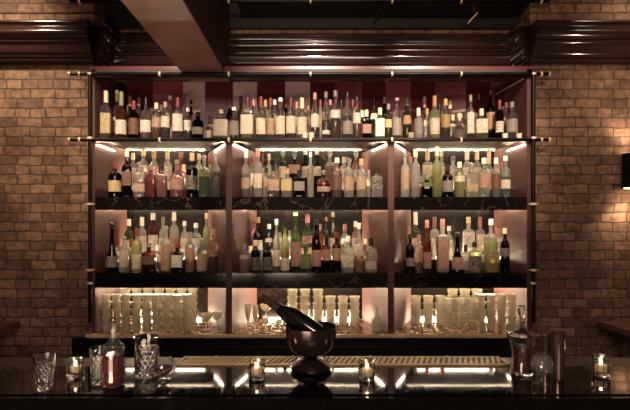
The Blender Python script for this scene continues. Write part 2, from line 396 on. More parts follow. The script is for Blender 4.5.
# pipe frame
DP = D - 0.03
for yy in (74, 138):
    z = ZZ(yy, DP) - (0.012 if yy == 138 else 0)
    p = part('pipe_rail', MB().tube((XX(70, DP), DP, z), (XX(549, DP), DP, z), 0.0115, 14), M_iron)
    for px in (80, 160, 229, 310.5, 392, 461, 541):
        x = XX(px, DP)
        sub('brass_ring', MB().tube((x - 0.006, DP, z), (x + 0.006, DP, z), 0.0165, 14), M_brass, p)
    for px in (70, 549):
        x = XX(px, DP); sub('end_cap', MB().tube((x - 0.006, DP, z), (x + 0.006, DP, z), 0.016, 14), M_brass, p)
for px in (90, 533.5):
    x = XX(px, DP)
    p = part('pipe_post', MB().tube((x, DP + 0.0, 0.95), (x, DP + 0.0, TOPZ + .01), 0.0125, 14), M_iron)
    for yy in (74, 138, 204, 270, 283):
        z = ZZ(yy, DP)
        sub('brass_ring', MB().tube((x, DP, z - 0.007), (x, DP, z + 0.007), 0.017, 14), M_brass, p)
        if yy in (204, 270): sub('brass_pin', MB().tube((x - 0.03, DP, z), (x + 0.03, DP, z), 0.004, 8), M_brass, p)
# upper dark soffit shelf with its thin braces
up = empty('hanging_shelf', (0, 3.1, 3.0)); tag(up, 'dark metal shelf hanging above the moulding over the back bar', 'shelf')
def upart(n, mb, mat):
    o = mb.build(n, mat); o.parent = up; o.matrix_parent_inverse = Matrix.Translation((0, -3.1, -3.0))
upart('shelf_panel', MB().box(XX(240, 3.1), XX(522, 3.1), 2.99, 3.2, ZZ(4, 3.0), ZZ(2, 3.0)), M_soffit)
upart('panel_back', MB().box(XX(92, 3.2), XX(519, 3.2), 3.2, 3.23, ZZ(28, 3.2), 3.3), M_soffit)
zu = ZZ(1, 2.97); upart('pipe_rail', MB().tube((XX(70, 2.97), 2.97, zu), (XX(549, 2.97), 2.97, zu), .0115, 14), M_iron)
for px in (80, 160, 229, 310.5, 392, 461, 541): upart('brass_ring', MB().tube((XX(px, 2.97) - .006, 2.97, zu), (XX(px, 2.97) + .006, 2.97, zu), .0165, 14), M_brass)
upart('brace', MB().tube((XX(490, 3.1), 3.12, ZZ(-2, 3.1)), (XX(469, 3.1), 3.12, ZZ(22, 3.1)), 0.006), M_brass)
upart('brace', MB().tube((XX(384, 3.1), 3.12, ZZ(-2, 3.1)), (XX(374, 3.1), 3.12, ZZ(22, 3.1)), 0.006), M_wood)
tag(MB().tube((-2.9, 3.0, ZZ(14, 3.0)), (XX(132, 3.0), 3.0, ZZ(13.5, 3.0)), 0.003, 8).build('cable', M_iron), 'thin dark cable strung above the moulding on the left', 'cable')

# ================================================================ BOTTLES
GL = {'c': ('clear', (0.92, 0.91, 0.87), .09, (1, .97, .9)), 'p': ('pink-tinted', (0.88, 0.70, 0.68), .25, (.95, .66, .62)),
      'g': ('green', (0.26, 0.33, 0.15), .18, (.32, .40, .18)), 'y': ('lime-green', (0.75, 0.8, 0.5), .45, (.9, .95, .6)),
      'w': ('frosted', (0.75, 0.7, 0.62), .7, (1, .95, .85)), 'b': ('amber', (0.5, 0.2, 0.07), .15, (.7, .3, .1)),
      'd': ('brown', (0.10, 0.045, 0.025), .05, (.1, .05, .03)), 'k': ('black', (0.02, 0.015, 0.012), .03, (.03, .02, .02)),
      'u': ('blue', (0.05, 0.06, 0.12), .06, (.06, .08, .16)), 'r': ('red', (0.34, 0.10, 0.10), .2, (.38, .09, .09)),
      'm': ('magenta', (0.62, 0.26, 0.30), .3, (.62, .24, .28)), 't': ('teal-tinted', (0.78, 0.86, 0.78), .25, (.82, .93, .82))}
LIQ = {'r': (.36, .07, .08), 'a': (.62, .28, .09), 'd': (.13, .05, .03), 'p': (.62, .32, .32), 'y': (.8, .72, .35), 'g': (.3, .42, .14), 'o': (.9, .87, .78), 'u': (.08, .09, .18)}
PAPER = {'cream': (238, 224, 196), 'white': (240, 232, 216), 'beige': (196, 166, 136), 'yellow': (216, 194, 138), 'peach': (200, 156, 128),
         'pink': (182, 138, 126), 'grey': (160, 150, 142), 'black': (26, 21, 20), 'green': (110, 128, 70), 'gold': (190, 156, 92), 'brown': (110, 72, 56), 'lime': (176, 184, 116)}
CAPS = {'cream': (232, 212, 168), 'white': (240, 232, 218), 'red': (116, 46, 44), 'pink': (178, 122, 116), 'black': (20, 16, 15), 'green': (124, 128, 90),
        'orange': (172, 116, 82), 'tan': (190, 150, 106), 'grey': (120, 112, 108), 'gold': (196, 160, 96), 'glass': None, 'maroon': (96, 32, 34)}
CAPM = {k: principled('cap_' + k, v, 0.4) for k, v in CAPS.items() if v}
def capm(k): return thin_glass('stopper_glass', (.95, .93, .9), haze=.3) if k == 'glass' else CAPM[k]
def glassm(k, lit=False):
    n, t, h, hc = GL[k]
    if k in 'cy' and lit: return thin_glass('bottle_glass_backlit_' + k, t, haze=.26, hazecol=hc)  # extra haze puts the backlit glow into the glass on lit shelves
    return thin_glass('bottle_glass_' + n.replace(' ', '_').replace('-', '_'), t, haze=h * (1.0 if k == 'c' else .8), hazecol=hc)
def liqm(k):
    c = LIQ[k]; return thin_glass('liquor_' + k, tuple(min(1, v * 1.15) for v in c), haze=.45, hazecol=c, clear=True)
def paperm(k): return label_mat(k, PAPER[k], ink=(190, 176, 160) if k == 'black' else (84, 56, 44), trans=0.1 if k in ('black', 'brown') else 0.28)

def body_profile(shape, R, H, zc):
    """(r, z) outline up to the lip just below the cap; zc = height where the cap starts"""
    nr = min(R * 0.37, 0.0128)
    if shape == 'n': zb, zs = min(H * .60, zc * .80), min(H * .74, zc * .94)
    elif shape == 's': zb, zs = min(H * .64, zc * .84), min(H * .72, zc * .93)
    elif shape == 'l': zb, zs = H * .48, min(H * .80, zc * .95)
    elif shape == 'f': zb, zs = min(H * .55, zc * .72), min(H * .72, zc * .93)
    else: zb, zs = H * .42, zc * .82
    P = [(R * .80, 0), (R * .96, .003), (R, .008)]
    if shape == 'f': P += [(R * 1.0, zb * .5), (R * .98, zb * .9), (R * .86, zb * 1.06), (R * .55, (zb + zs) / 2 + .004), (nr, zs)]
    elif shape == 't': P = [(R * .9, 0), (R, .006), (R * 1.0, zb * .35), (R * .86, zb * .75), (R * .5, zb * 1.1), (nr, zs)]
    elif shape == 'l': P += [(R, zb), (R * .93, zb + (zs - zb) * .25), (R * .68, zb + (zs - zb) * .55), (nr * 1.1, zb + (zs - zb) * .85), (nr, zs)]
    else: P += [(R, zb), (R * .96, zb + (zs - zb) * .3), (R * .72, zb + (zs - zb) * .7), (nr * 1.08, zs), (nr, zs + .006)]
    P += [(nr, zc - .006), (nr * 1.18, zc - .005), (nr * 1.18, zc)]
    Q = [P[0]]
    for p in P[1:]:
        Q.append((p[0], max(p[1], Q[-1][1] + .0004)))
    return Q, zb, nr
def rad_at(P, z):
    for (r0, z0), (r1, z1) in zip(P, P[1:]):
        if z0 <= z <= z1: return r0 + (r1 - r0) * (z - z0) / max(1e-6, z1 - z0)
    return P[-1][0]
def patch(P, z0, z1, sq, span=1.15, extra=.0008, n=12):
    vs, fs = [], []; zs = [z0 + (z1 - z0) * j / 4 for j in range(5)]
    for e in (extra, extra - .0006):
        for z in zs:
            r = rad_at(P, z) + e
            for i in range(n + 1):
                t = -PI / 2 - span + 2 * span * i / n
                rr = r * sec(t, sq); vs.append((rr * math.cos(t), rr * math.sin(t), z))
    w_ = n + 1; L = 5 * w_
    for j in range(4):
        for i in range(n):
            a = j * w_ + i; fs.append((a, a + 1, a + 1 + w_, a + w_)); fs.append((a + L, a + w_ + L, a + 1 + w_ + L, a + 1 + L))
    return MB().add(vs, fs)
BOTTLES = []
def bay(x): return 'left' if x < 230 else 'centre' if x < 391 else 'right'
def bottle(x, wpx, top, row, shape, glass, liquid, paper, cap, capb, shelf, d, zbase, R):
    """x, top, capb and paper=(colour, y0, y1) are read off the photograph and turned into real sizes at distance d"""
    H = ZZ(top, d) - zbase; zc = H - max(0.008, (capb - top) / F * d)
    sq = 0.75 if shape == 's' else 0.0
    P, zb, nr = body_profile(shape, R, H, zc)
    root = MB().lathe(P, 20 if not sq else 24, sq).build('liquor_bottle', glassm(glass, shelf != 'top'), loc=(XX(x, d), d, zbase))
    root.rotation_euler.z = random.uniform(-.12, .12) - XX(x, d) / d * 0.5
    if liquid:
        fl = {'r': .6}.get(liquid, .7) * zb * 1.15
        LP = [(r * .90, z + .004) for r, z in P if z < fl] + [(rad_at(P, fl) * .90, fl + .004)]
        MB().lathe(LP, 16, sq).build('liquor', liqm(liquid), root)
    # cap or stopper
    z0, z1 = zc + .0005, H; cr = nr * 1.22
    if cap == 'glass' or (shape == 't'):
        hh = z1 - z0
        C = [(nr * .8, z0), (nr * .8, z0 + hh * .2), (nr * 1.25, z0 + hh * .35), (nr * 1.55, z0 + hh * .6), (nr * 1.2, z0 + hh * .88), (nr * .4, z1)]
    else: C = [(cr, z0), (cr * 1.02, z0 + .002), (cr * .97, z1 - .002), (cr * .85, z1)]
    MB().lathe(C, 14).build('stopper' if cap == 'glass' or shape == 't' else 'cap', capm(cap), root)
    if paper:
        k, y0, y1 = paper
        a = max(.006, ZZ(y1, d) - zbase); b_ = min(H * .97, ZZ(y0, d) - zbase); 
        if shape in 'nsf': b_ = min(b_, zb * 1.0)
        if b_ < a + .012: b_ = a + .012
        patch(P, a, b_, sq, extra=.0012).build('label', paperm(k), root)
    BOTTLES.append(dict(o=root, x=x, row=row, shelf=shelf, glass=GL[glass][0], paper=paper[0] if paper else None, cap=cap, shape=shape, H=H, liq=liquid))
    return root

# columns: x, width, top, row, shape, glass, liquid, (label, y0, y1), cap, bottom of cap
TOP = [
 (101, 10, 91, 'F', 's', 'c', 'y', ('yellow', 114, 134), 'cream', 103), (111, 8, 90, 'B', 'n', 'c', None, ('cream', 118, 133), 'cream', 102),
 (121.5, 11, 92, 'F', 'n', 'b', 'a', ('cream', 121, 135), 'green', 106), (130, 8, 96, 'B', 'n', 'd', None, None, 'orange', 107),
 (134, 10, 101, 'F', 'n', 'd', None, ('brown', 119, 135), 'red', 110), (139, 8, 98, 'B', 'n', 'c', 'r', None, 'pink', 106),
 (146, 11, 98, 'F', 'n', 'c', None, ('white', 121, 133), 'black', 106), (156.5, 9, 103, 'F', 'n', 'c', 'a', ('beige', 118, 128), 'cream', 109),
 (165.5, 9, 102, 'F', 'n', 'c', 'd', ('cream', 117, 128), 'pink', 108), (170, 8, 96, 'B', 'n', 'c', None, None, 'white', 100),
 (178, 11, 98, 'F', 'n', 'c', 'r', ('white', 112, 132), 'red', 107), (184.5, 8, 93, 'B', 'n', 'p', None, None, 'grey', 105),
 (191, 8, 100, 'B', 'n', 'd', None, None, 'black', 107), (188, 8, 108, 'F', 'n', 'c', 'd', ('white', 121, 131), 'white', 112), (198, 11, 112, 'F', 'n', 'd', None, ('white', 128, 135), 'black', 117),
 (221, 15, 110, 'F', 's', 'c', 'o', ('cream', 120, 137), 'cream', 114), (230, 8, 100, 'B', 'n', 'd', None, None, 'red', 109),
 (234, 11, 107, 'F', 'f', 'c', None, ('grey', 116, 136), 'white', 111), (241, 8, 96, 'B', 'n', 'g', None, None, 'black', 104),
 (247.5, 13, 97, 'F', 's', 'c', 'y', ('cream', 116, 135), 'maroon', 105), (261, 11, 97, 'F', 'n', 'c', 'd', ('cream', 119, 135), 'red', 107),
 (270.5, 9, 98, 'F', 'n', 'c', 'a', ('beige', 119, 135), 'red', 107), (280.5, 10, 98, 'F', 'n', 'c', 'a', ('cream', 117, 135), 'white', 102),
 (286, 8, 99, 'B', 'n', 'd', None, None, 'maroon', 108), (291, 10, 98, 'F', 'n', 'c', 'r', ('cream', 117, 134), 'maroon', 107),
 (302, 10, 98, 'F', 'n', 'c', 'y', ('cream', 118, 135), 'cream', 109), (308, 7, 106, 'B', 'n', 'c', 'p', None, 'pink', 110),
 (315, 9, 93, 'F', 'l', 'c', 'r', ('cream', 115, 128), 'pink', 100), (326, 9, 92, 'F', 'l', 'c', 'd', ('white', 131, 135), 'grey', 98),
 (335.5, 11, 91, 'F', 'n', 'c', 'r', ('white', 111, 119), 'grey', 97), (347.5, 11, 93, 'F', 'n', 'c', 'u', ('grey', 122, 135), 'black', 98),
 (357, 8, 96, 'F', 'n', 'c', 'a', ('cream', 113, 124), 'black', 101), (366.5, 9, 110, 'F', 's', 'd', None, ('pink', 125, 134), 'cream', 117),
 (374, 9, 98, 'B', 'l', 'g', None, ('cream', 114, 120), 'black', 104), (380, 10, 108, 'F', 's', 'c', 'o', ('white', 119, 137), 'cream', 115),
 (384.5, 7, 97, 'B', 'n', 'd', None, None, 'green', 104), (388.5, 8, 104, 'F', 'n', 'g', 'y', ('yellow', 120, 128), 'grey', 110),
 (397, 9.5, 98, 'F', 'n', 'c', 'd', ('grey', 119, 136), 'pink', 101), (407, 9, 98, 'B', 'l', 'g', None, ('peach', 116, 125), 'grey', 106),
 (418.5, 9, 108, 'F', 'n', 'w', None, ('grey', 119, 135), 'white', 116), (424.5, 8, 97, 'B', 'n', 'p', 'p', ('pink', 114, 132), 'pink', 108),
 (434.5, 10, 96, 'F', 'n', 'y', None, ('cream', 119, 135), 'orange', 107), (445.5, 9, 99, 'F', 'n', 'c', 'd', ('gold', 115, 128), 'gold', 106),
 (450, 8, 101, 'B', 'n', 'c', 'y', None, 'cream', 109), (459.5, 15, 113, 'F', 't', 'c', 'o', None, 'cream', 121),
 (470.5, 8, 95, 'F', 'n', 'c', 'd', ('white', 112, 134), 'green', 102), (479, 9, 94, 'B', 'l', 'r', None, None, 'maroon', 100),
 (481.5, 12, 109, 'F', 's', 'c', 'y', ('cream', 120, 134), 'cream', 116), (490.5, 8.5, 89, 'B', 'n', 'd', None, ('peach', 113, 130), 'black', 96),
 (499.5, 8, 100, 'F', 'n', 'd', None, ('cream', 122, 133), 'red', 110), (512, 11, 102, 'F', 'n', 'c', None, ('grey', 120, 133), 'grey', 108), (519, 9, 106, 'B', 'n', 'p', None, None, 'glass', 112)]
MID = [
 (115, 12.5, 162, 'F', 'n', 'd', None, ('yellow', 181, 192), 'red', 169), (127, 9.5, 151, 'F', 's', 'k', None, ('brown', 172, 186), 'cream', 157),
 (133, 8, 153, 'B', 'n', 'c', 'o', ('cream', 168, 182), 'white', 160), (139.5, 11.5, 162, 'F', 's', 'c', 'p', ('beige', 184, 192), 'glass', 167),
 (143.5, 10, 149, 'B', 'n', 'c', 'o', ('white', 162, 180), 'cream', 156), (151, 10, 165, 'F', 's', 'm', 'p', None, 'glass', 170),
 (154, 9, 151, 'B', 'n', 'c', 'o', ('cream', 166, 180), 'tan', 158), (162, 10, 164, 'F', 's', 'p', 'p', ('brown', 176, 181), 'black', 170),
 (167.5, 9, 150, 'B', 'n', 'c', 'o', ('white', 166, 180), 'cream', 159), (177, 14, 160, 'F', 'f', 'p', 'p', ('pink', 180, 190), 'grey', 164),
 (181, 9, 152, 'B', 'n', 'm', None, None, 'pink', 158), (192, 11.5, 153, 'F', 'n', 'k', None, ('black', 176, 190), 'tan', 161),
 (204, 11, 155, 'F', 'n', 't', 'g', ('lime', 170, 177), 'glass', 160), (199, 8, 154, 'B', 'n', 'c', None, ('cream', 168, 178), 'white', 160), (215.5, 10, 152, 'F', 'n', 'c', 'u', ('black', 172, 187), 'glass', 159),
 (246, 9, 152, 'F', 'n', 'c', 'd', ('beige', 178, 189), 'white', 158), (258, 9.5, 149, 'F', 'n', 'c', 'o', ('cream', 174, 188), 'pink', 157),
 (262, 8, 153, 'B', 'n', 'p', None, ('white', 166, 178), 'red', 162), (269, 9, 154, 'B', 'n', 'w', None, None, 'white', 160), (273.5, 12, 166, 'F', 's', 'p', 'd', ('beige', 180, 191), 'black', 171),
 (275.5, 7, 158, 'B', 'n', 'c', 'o', None, 'black', 164), (283, 10.5, 151, 'B', 'n', 'g', None, ('cream', 166, 178), 'glass', 157), (287, 11, 169, 'F', 's', 'c', 'a', ('yellow', 180, 191), 'tan', 174),
 (294.5, 11.5, 151, 'B', 's', 'd', None, ('beige', 165, 174), 'grey', 157), (299.5, 11, 170, 'F', 's', 'k', None, ('grey', 182, 191), 'black', 175),
 (305.5, 8, 151, 'B', 'n', 'd', None, ('cream', 166, 178), 'white', 155), (310.5, 6.5, 152, 'F', 'n', 'c', 'o', None, 'white', 157), (317, 8, 151, 'B', 'n', 'd', None, ('cream', 166, 176), 'white', 155),
 (323.5, 14, 170, 'F', 'f', 'r', 'd', ('beige', 187, 192), 'glass', 175), (330, 11, 151, 'B', 'n', 'c', 'd', ('black', 164, 172), 'glass', 158),
 (337, 10, 158, 'F', 'n', 'p', 'r', ('brown', 175, 190), 'white', 163), (344, 10, 157, 'B', 's', 'c', 'o', ('white', 166, 180), 'white', 163),
 (349, 10, 158, 'F', 'n', 'c', 'o', ('beige', 177, 191), 'glass', 164), (356, 9, 151, 'B', 'n', 'p', 'd', ('cream', 170, 182), 'glass', 159),
 (361.5, 10, 159, 'F', 'n', 'c', 'y', ('beige', 177, 190), 'tan', 165), (376.5, 12, 166, 'F', 's', 'c', None, ('black', 178, 190), 'black', 174),
 (405, 8.5, 152, 'F', 'n', 'w', None, ('beige', 170, 190), 'glass', 158), (415.5, 9, 149, 'F', 'n', 'c', 'o', ('grey', 170, 188), 'cream', 157),
 (427.5, 11, 149, 'B', 's', 'c', 'o', ('cream', 166, 178), 'cream', 160), (427, 11, 174, 'F', 's', 'k', None, ('green', 183, 187), 'green', 180),
 (437, 9.5, 147, 'F', 'n', 'y', 'y', None, 'cream', 156), (441.5, 8, 151, 'B', 'n', 'c', 'o', ('white', 166, 180), 'white', 157), (447.5, 10.5, 165, 'F', 'n', 'k', None, ('grey', 181, 192), 'black', 172),
 (453, 9, 156, 'B', 'n', 'w', None, ('white', 168, 180), 'grey', 161), (459.5, 10, 162, 'F', 'n', 'y', 'y', ('cream', 174, 182), 'white', 168), (467, 9, 151, 'B', 'n', 'c', 'o', ('white', 168, 180), 'white', 160),
 (471.5, 12, 163, 'F', 's', 'c', 'o', ('beige', 184, 192), 'glass', 168), (477, 8.5, 151, 'B', 'n', 'c', 'y', ('cream', 168, 180), 'cream', 160),
 (484, 11.5, 158, 'F', 'n', 't', 'o', ('peach', 174, 188), 'white', 164), (489, 8.5, 149, 'B', 'n', 'c', 'o', ('cream', 168, 180), 'cream', 164),
 (496, 9, 158, 'F', 'n', 'c', 'd', ('brown', 171, 189), 'white', 164), (505.5, 9.5, 156, 'F', 'n', 't', 'g', ('cream', 180, 189), 'white', 161)]
LOW = [
 (112, 12, 222, 'F', 't', 'd', None, ('grey', 256, 267), 'black', 229), (124, 9, 236, 'F', 'n', 'w', 'o', ('cream', 250, 267), 'glass', 241),
 (129, 9, 219, 'B', 'n', 'g', None, ('cream', 240, 252), 'white', 226), (137, 9.5, 228, 'F', 'n', 'y', 'o', ('cream', 254, 269), 'red', 236),
 (142, 9, 217, 'B', 'n', 'c', 'o', ('white', 236, 252), 'white', 226), (149, 12.5, 243, 'F', 's', 'r', 'r', ('brown', 256, 264), 'glass', 247),
 (153, 9.5, 213, 'B', 'n', 'r', None, ('white', 235, 250), 'white', 220), (163, 8, 217, 'B', 'n', 'c', 'o', ('cream', 238, 252), 'grey', 222),
 (166, 10, 226, 'F', 'n', 'c', 'a', ('peach', 244, 270), 'glass', 231), (174, 9, 212, 'B', 'n', 'c', 'o', ('pink', 236, 250), 'white', 221),
 (177.5, 11, 243, 'F', 's', 'd', None, ('white', 255, 267), 'red', 248), (184.5, 8, 221, 'B', 'n', 'c', 'o', ('cream', 238, 252), 'white', 226),
 (190, 9.5, 232, 'F', 'n', 'c', 'a', ('peach', 245, 259), 'grey', 237), (196, 10, 223, 'B', 'n', 't', 'o', ('white', 238, 252), 'white', 228),
 (202, 10.5, 238, 'F', 'n', 't', 'o', ('beige', 254, 270), 'glass', 243), (206.5, 7, 213, 'B', 'n', 'y', 'y', None, 'cream', 219), (213.5, 10, 229, 'F', 'n', 'p', 'u', ('pink', 250, 256), 'pink', 235),
 (244.5, 10, 243, 'F', 'n', 'c', 'p', ('cream', 251, 259), 'glass', 248), (258, 10, 217, 'B', 'l', 'k', None, ('cream', 240, 252), 'tan', 223),
 (255.5, 9.5, 240, 'F', 'n', 'k', None, ('black', 257, 270), 'cream', 246), (269, 8, 224, 'B', 'l', 'k', None, ('white', 238, 246), 'white', 229), (267, 9, 242, 'F', 'n', 'k', None, ('black', 257, 270), 'black', 248),
 (276.5, 7.5, 219, 'F', 'l', 'c', 'd', ('cream', 250, 266), 'white', 225), (285, 9, 222, 'F', 'l', 'y', 'a', ('cream', 258, 270), 'black', 228),
 (295.5, 10, 212, 'F', 'l', 'g', 'g', ('pink', 242, 266), 'cream', 216), (307.5, 10.5, 214, 'B', 'l', 'g', None, ('peach', 236, 243), 'pink', 223),
 (306, 10, 246, 'F', 's', 'g', 'g', ('green', 254, 268), 'black', 250), (316.5, 10, 219, 'F', 'l', 'd', None, ('pink', 250, 266), 'black', 225), (320.5, 8, 224, 'B', 'n', 'b', None, None, 'pink', 231),
 (326.5, 8.5, 234, 'F', 'n', 'd', None, ('pink', 246, 260), 'black', 239), (326, 8, 217, 'B', 'n', 'g', None, ('cream', 238, 250), 'tan', 221), (333, 8, 212, 'B', 'l', 'g', None, ('cream', 238, 250), 'cream', 217),
 (336.5, 9, 232, 'F', 'n', 'd', None, ('pink', 246, 260), 'maroon', 238), (345, 8, 224, 'B', 'n', 'c', 'o', ('white', 238, 252), 'pink', 231),
 (348, 12, 236, 'F', 's', 'c', 'o', ('cream', 254, 267), 'white', 242), (355.5, 8, 221, 'B', 'n', 'p', 'o', ('white', 238, 252), 'white', 227), (359, 8.5, 223, 'F', 'l', 'c', 'a', ('cream', 244, 256), 'white', 229),
 (371, 12, 238, 'F', 'n', 'c', 'o', ('cream', 261, 269), 'black', 246),
 (410, 9, 234, 'F', 'n', 'd', None, ('grey', 258, 266), 'black', 239), (415.5, 9.5, 212, 'B', 'n', 'g', None, ('cream', 238, 256), 'white', 225),
 (427, 8.5, 220, 'F', 'l', 'r', None, ('pink', 252, 268), 'pink', 228), (434.5, 9, 217, 'B', 's', 'c', 'o', ('white', 238, 256), 'pink', 227),
 (442.5, 11.5, 219, 'F', 's', 'w', 'p', ('peach', 240, 268), 'pink', 227), (449, 8, 226, 'B', 'n', 'c', 'o', ('white', 240, 256), 'white', 231), (457.5, 13, 232, 'F', 't', 'k', None, ('pink', 257, 269), 'black', 237),
 (468.5, 11, 217, 'B', 's', 'w', None, ('white', 230, 252), 'cream', 223), (474.5, 12, 242, 'F', 's', 'y', 'y', ('black', 256, 270), 'black', 247),
 (480, 8.5, 217, 'B', 's', 'c', 'y', ('cream', 234, 254), 'pink', 227), (491, 12.5, 219, 'F', 'n', 'c', 'y', ('lime', 240, 252), 'white', 225),
 (505, 9, 228, 'F', 'n', 'd', None, ('grey', 248, 256), 'cream', 234)]
def place(table, shelf, zF, zB, dF, dB):
    rnd = random.Random(shelf); fr = sorted([t for t in table if t[3] == 'F'], key=lambda t: t[0]); bx = [t[0] for t in table if t[3] == 'B']
    lo = {'top': 137, 'second': 196, 'third': 272}[shelf]; dM = (dF + dB) / 2 + (.0 if shelf != 'top' else .0)
    M = []
    for a, b in zip(fr, fr[1:]):
        g = b[0] - a[0]; x = (a[0] + b[0]) / 2 + rnd.uniform(-.8, .8)
        if any(s0 - 9 < x < s0 + 9 for s0 in ((229, 391) if shelf != 'top' else ())): continue
        if shelf == 'top' and g < 9: continue
        if min([abs(x - q) for q in bx] + [99]) < 2.2: continue
        H = lo - max(a[2], b[2]); top = lo - H * rnd.uniform(.86, 1.0)
        if shelf == 'top': top = max(top, 100)
        k = rnd.choice('cccccwpy'); cp = rnd.choice(['white', 'cream', 'black', 'tan', 'pink', 'grey', 'glass', 'red'])
        pp = rnd.choice(['cream', 'white', 'beige', 'cream', 'peach', None])
        M.append((round(x, 1), 8.2, round(top, 1), 'M', rnd.choice('nnns'), k, rnd.choice([None, 'o', 'a', 'y', 'o']), (pp, lo - 24, lo - 10) if pp else None, cp, top + rnd.uniform(5, 8)))
    table = table + M
    for row, d, zb in (('F', dF, zF), ('M', dM, zF), ('B', dB, zB)):
        L = sorted([t for t in table if t[3] == row], key=lambda t: t[0])
        tt = (d - D) / (DB - D)
        for i, t in enumerate(L):          # keep every bottle clear of the side panels and dividers
            for bb in BAYS:
                lo_, hi_ = bb[1] + (bb[3] - bb[1]) * tt, bb[2] + (bb[4] - bb[2]) * tt
                if shelf == 'top': lo_, hi_ = BAYS[0][1] + (BAYS[0][3] - BAYS[0][1]) * tt, BAYS[2][2] + (BAYS[2][4] - BAYS[2][2]) * tt
                elif bay(t[0]) != bb[0]: continue
                rr = t[1] / 2 / F * d + .004; xx = min(max(XX(t[0], d), lo_ + rr), hi_ - rr)
                L[i] = (CX + xx * F / d,) + t[1:]; break
        L.sort(key=lambda t: t[0])
        for i, t in enumerate(L):
            R = t[1] / 2 / F * d
            if t[4] == 's': R *= 0.97
            for j in (i - 1, i + 1):
                if 0 <= j < len(L):
                    gap = abs(XX(L[j][0], d) - XX(t[0], d)); R2 = L[j][1] / 2 / F * d
                    if R + R2 > gap * 0.985: R *= gap * 0.985 / (R + R2)
            bottle(*t, shelf, d, zb, R)
place(TOP, 'top', Z1 + .0005, Z1 + .0005, D + 0.07, D + 0.235)
place(MID, 'second', Z2 + .0005, Z2 + .0705, D + 0.07, D + 0.33)
place(LOW, 'third', Z3 + .0005, Z3 + .0705, D + 0.07, D + 0.33)

ORD = ['leftmost', 'second', 'third', 'fourth', 'fifth', 'sixth', 'seventh', 'eighth', 'ninth', 'tenth', 'eleventh', 'twelfth', 'thirteenth',
       'fourteenth', 'fifteenth', 'sixteenth', 'seventeenth', 'eighteenth', 'nineteenth', 'twentieth']
def bay(x): return 'left' if x < 230 else 'centre' if x < 391 else 'right'
def look(b):
    s = ('squat ' if b['H'] < 0.175 else 'tall ' if b['H'] > 0.285 else '') + b['glass'] + (' square' if b['shape'] == 's' else ' round-bodied' if b['shape'] in 'ft' else '') + ' bottle'
    s += (', %s label' % b['paper']) if b['paper'] else ', no label'
    s += ', %s' % ('glass stopper' if b['cap'] == 'glass' else b['cap'] + (' stopper' if b['shape'] == 't' else ' cap'))
    return s
looks = {}
for b in BOTTLES: looks.setdefault((look(b), b['shelf'], bay(b['x'])), []).append(b)
for b in BOTTLES:
    same = looks[(look(b), b['shelf'], bay(b['x']))]
    row = sorted([c['x'] for c in BOTTLES if c['shelf'] == b['shelf'] and c['row'] == b['row'] and bay(c['x']) == bay(b['x'])])
    n = row.index(b['x'])
    t = look(b) + ', %s bay of %s shelf' % (bay(b['x']), b['shelf'])
    if len(same) > 1: t = look(b) + ', %s shelf %s bay, %s row, %s%s' % (b['shelf'], bay(b['x']), {'F': 'front', 'M': 'middle', 'B': 'back'}[b['row']], ORD[n], '' if n == 0 else ' from left')
    if len(t.split()) > 16: t = t.replace('tall ', '').replace('squat ', '')
    tag(b['o'], t, 'bottle', 'bottles on the %s shelf' % b['shelf'])

# small white jars and shot glasses between the top shelf bottles
def cup_profile(r0, r1, h, th, base):
    return [(r0, 0), (r0 * 1.02, .002), (r1, h), (r1 - th, h), (r0 - th, base), (0.0001, base)]
for px, w_, h_, txt in ((208.5, 7, 8, 'small white tealight cup beside the wide cream-labelled bottle'), (305, 6, 6, 'small white tealight cup, left one of the pair mid top shelf'),
                        (311.5, 6, 6, 'small white tealight cup, right one of the pair mid top shelf'), (411, 6, 6, 'small clear shot glass on the top shelf before the green peach-label bottle'),
                        (505, 6, 5, 'small cream tealight cup by the red-capped bottle at right end'), (519, 6, 5, 'small cream tealight cup at the far right end of top shelf')):
    d = D + 0.028; r = w_ / 2 / F * d * .95
    o = MB().lathe(cup_profile(r * .85, r, h_ / F * d, .0015, .004), 16).build('tealight_cup' if 'tealight' in txt else 'shot_glass', principled('white_ceramic', (226, 212, 190), .4) if 'tealight' in txt else M_barglass,
        loc=(XX(px, d), d, Z1 + .0005))
    tag(o, txt, 'cup' if 'tealight' in txt else 'glass')

# ================================================================ GLASSWARE ON THE COUNTER
def tumbler_mesh(r0, r1, h, rib, n=24):
    P = [(r0 * .95, 0), (r0, .003), (r0 + (r1 - r0) * .5, h * .5), (r1, h * .93), (r1 + .0014, h * .96), (r1 + .0014, h), (r1 - .0025, h), (r0 + (r1 - r0) * .5 - .003, h * .5), (r0 - .003, .009), (.0002, .009)]
    me = MB().lathe(P, n, rib=rib).mesh('stacking_tumbler', angle=60); me.materials.append(M_barglass); return me
T1 = tumbler_mesh(.023, .0320, .050, .0014); T2 = tumbler_mesh(.027, .0385, .051, .0018); T3 = tumbler_mesh(.030, .0392, .050, 0)
tier_word = ['bottom', 'second from bottom', 'third from bottom', 'fourth from bottom', 'fifth from bottom', 'sixth from bottom']
def stacks(bayname, rowname, cols, d, me, n, pitch, kindword):
    for i, px in enumerate(cols):
        for k in range(n if not isinstance(n, list) else n[i]):
            o = bpy.data.objects.new('stacking_tumbler', me); COL.objects.link(o)
            o.location = (XX(px, d), d, Z4 + .0005 + k * pitch); o.rotation_euler.z = random.uniform(0, 1)
            tag(o, '%s tumbler, %s in %s-row stack, %s counter bay, %s%s' % (kindword, tier_word[k], rowname, bayname, ORD[i], ' stack' if i == 0 else ' from left'), 'glass', 'stacked tumblers on the back counter')
stacks('left', 'front', [106 + 10.1 * i for i in range(9)], 3.06, T1, 5, .0503, 'clear ribbed')
stacks('left', 'rear', [125.5 + 11.2 * i for i in range(7)], 3.32, T2, 5, .0513, 'clear ribbed')
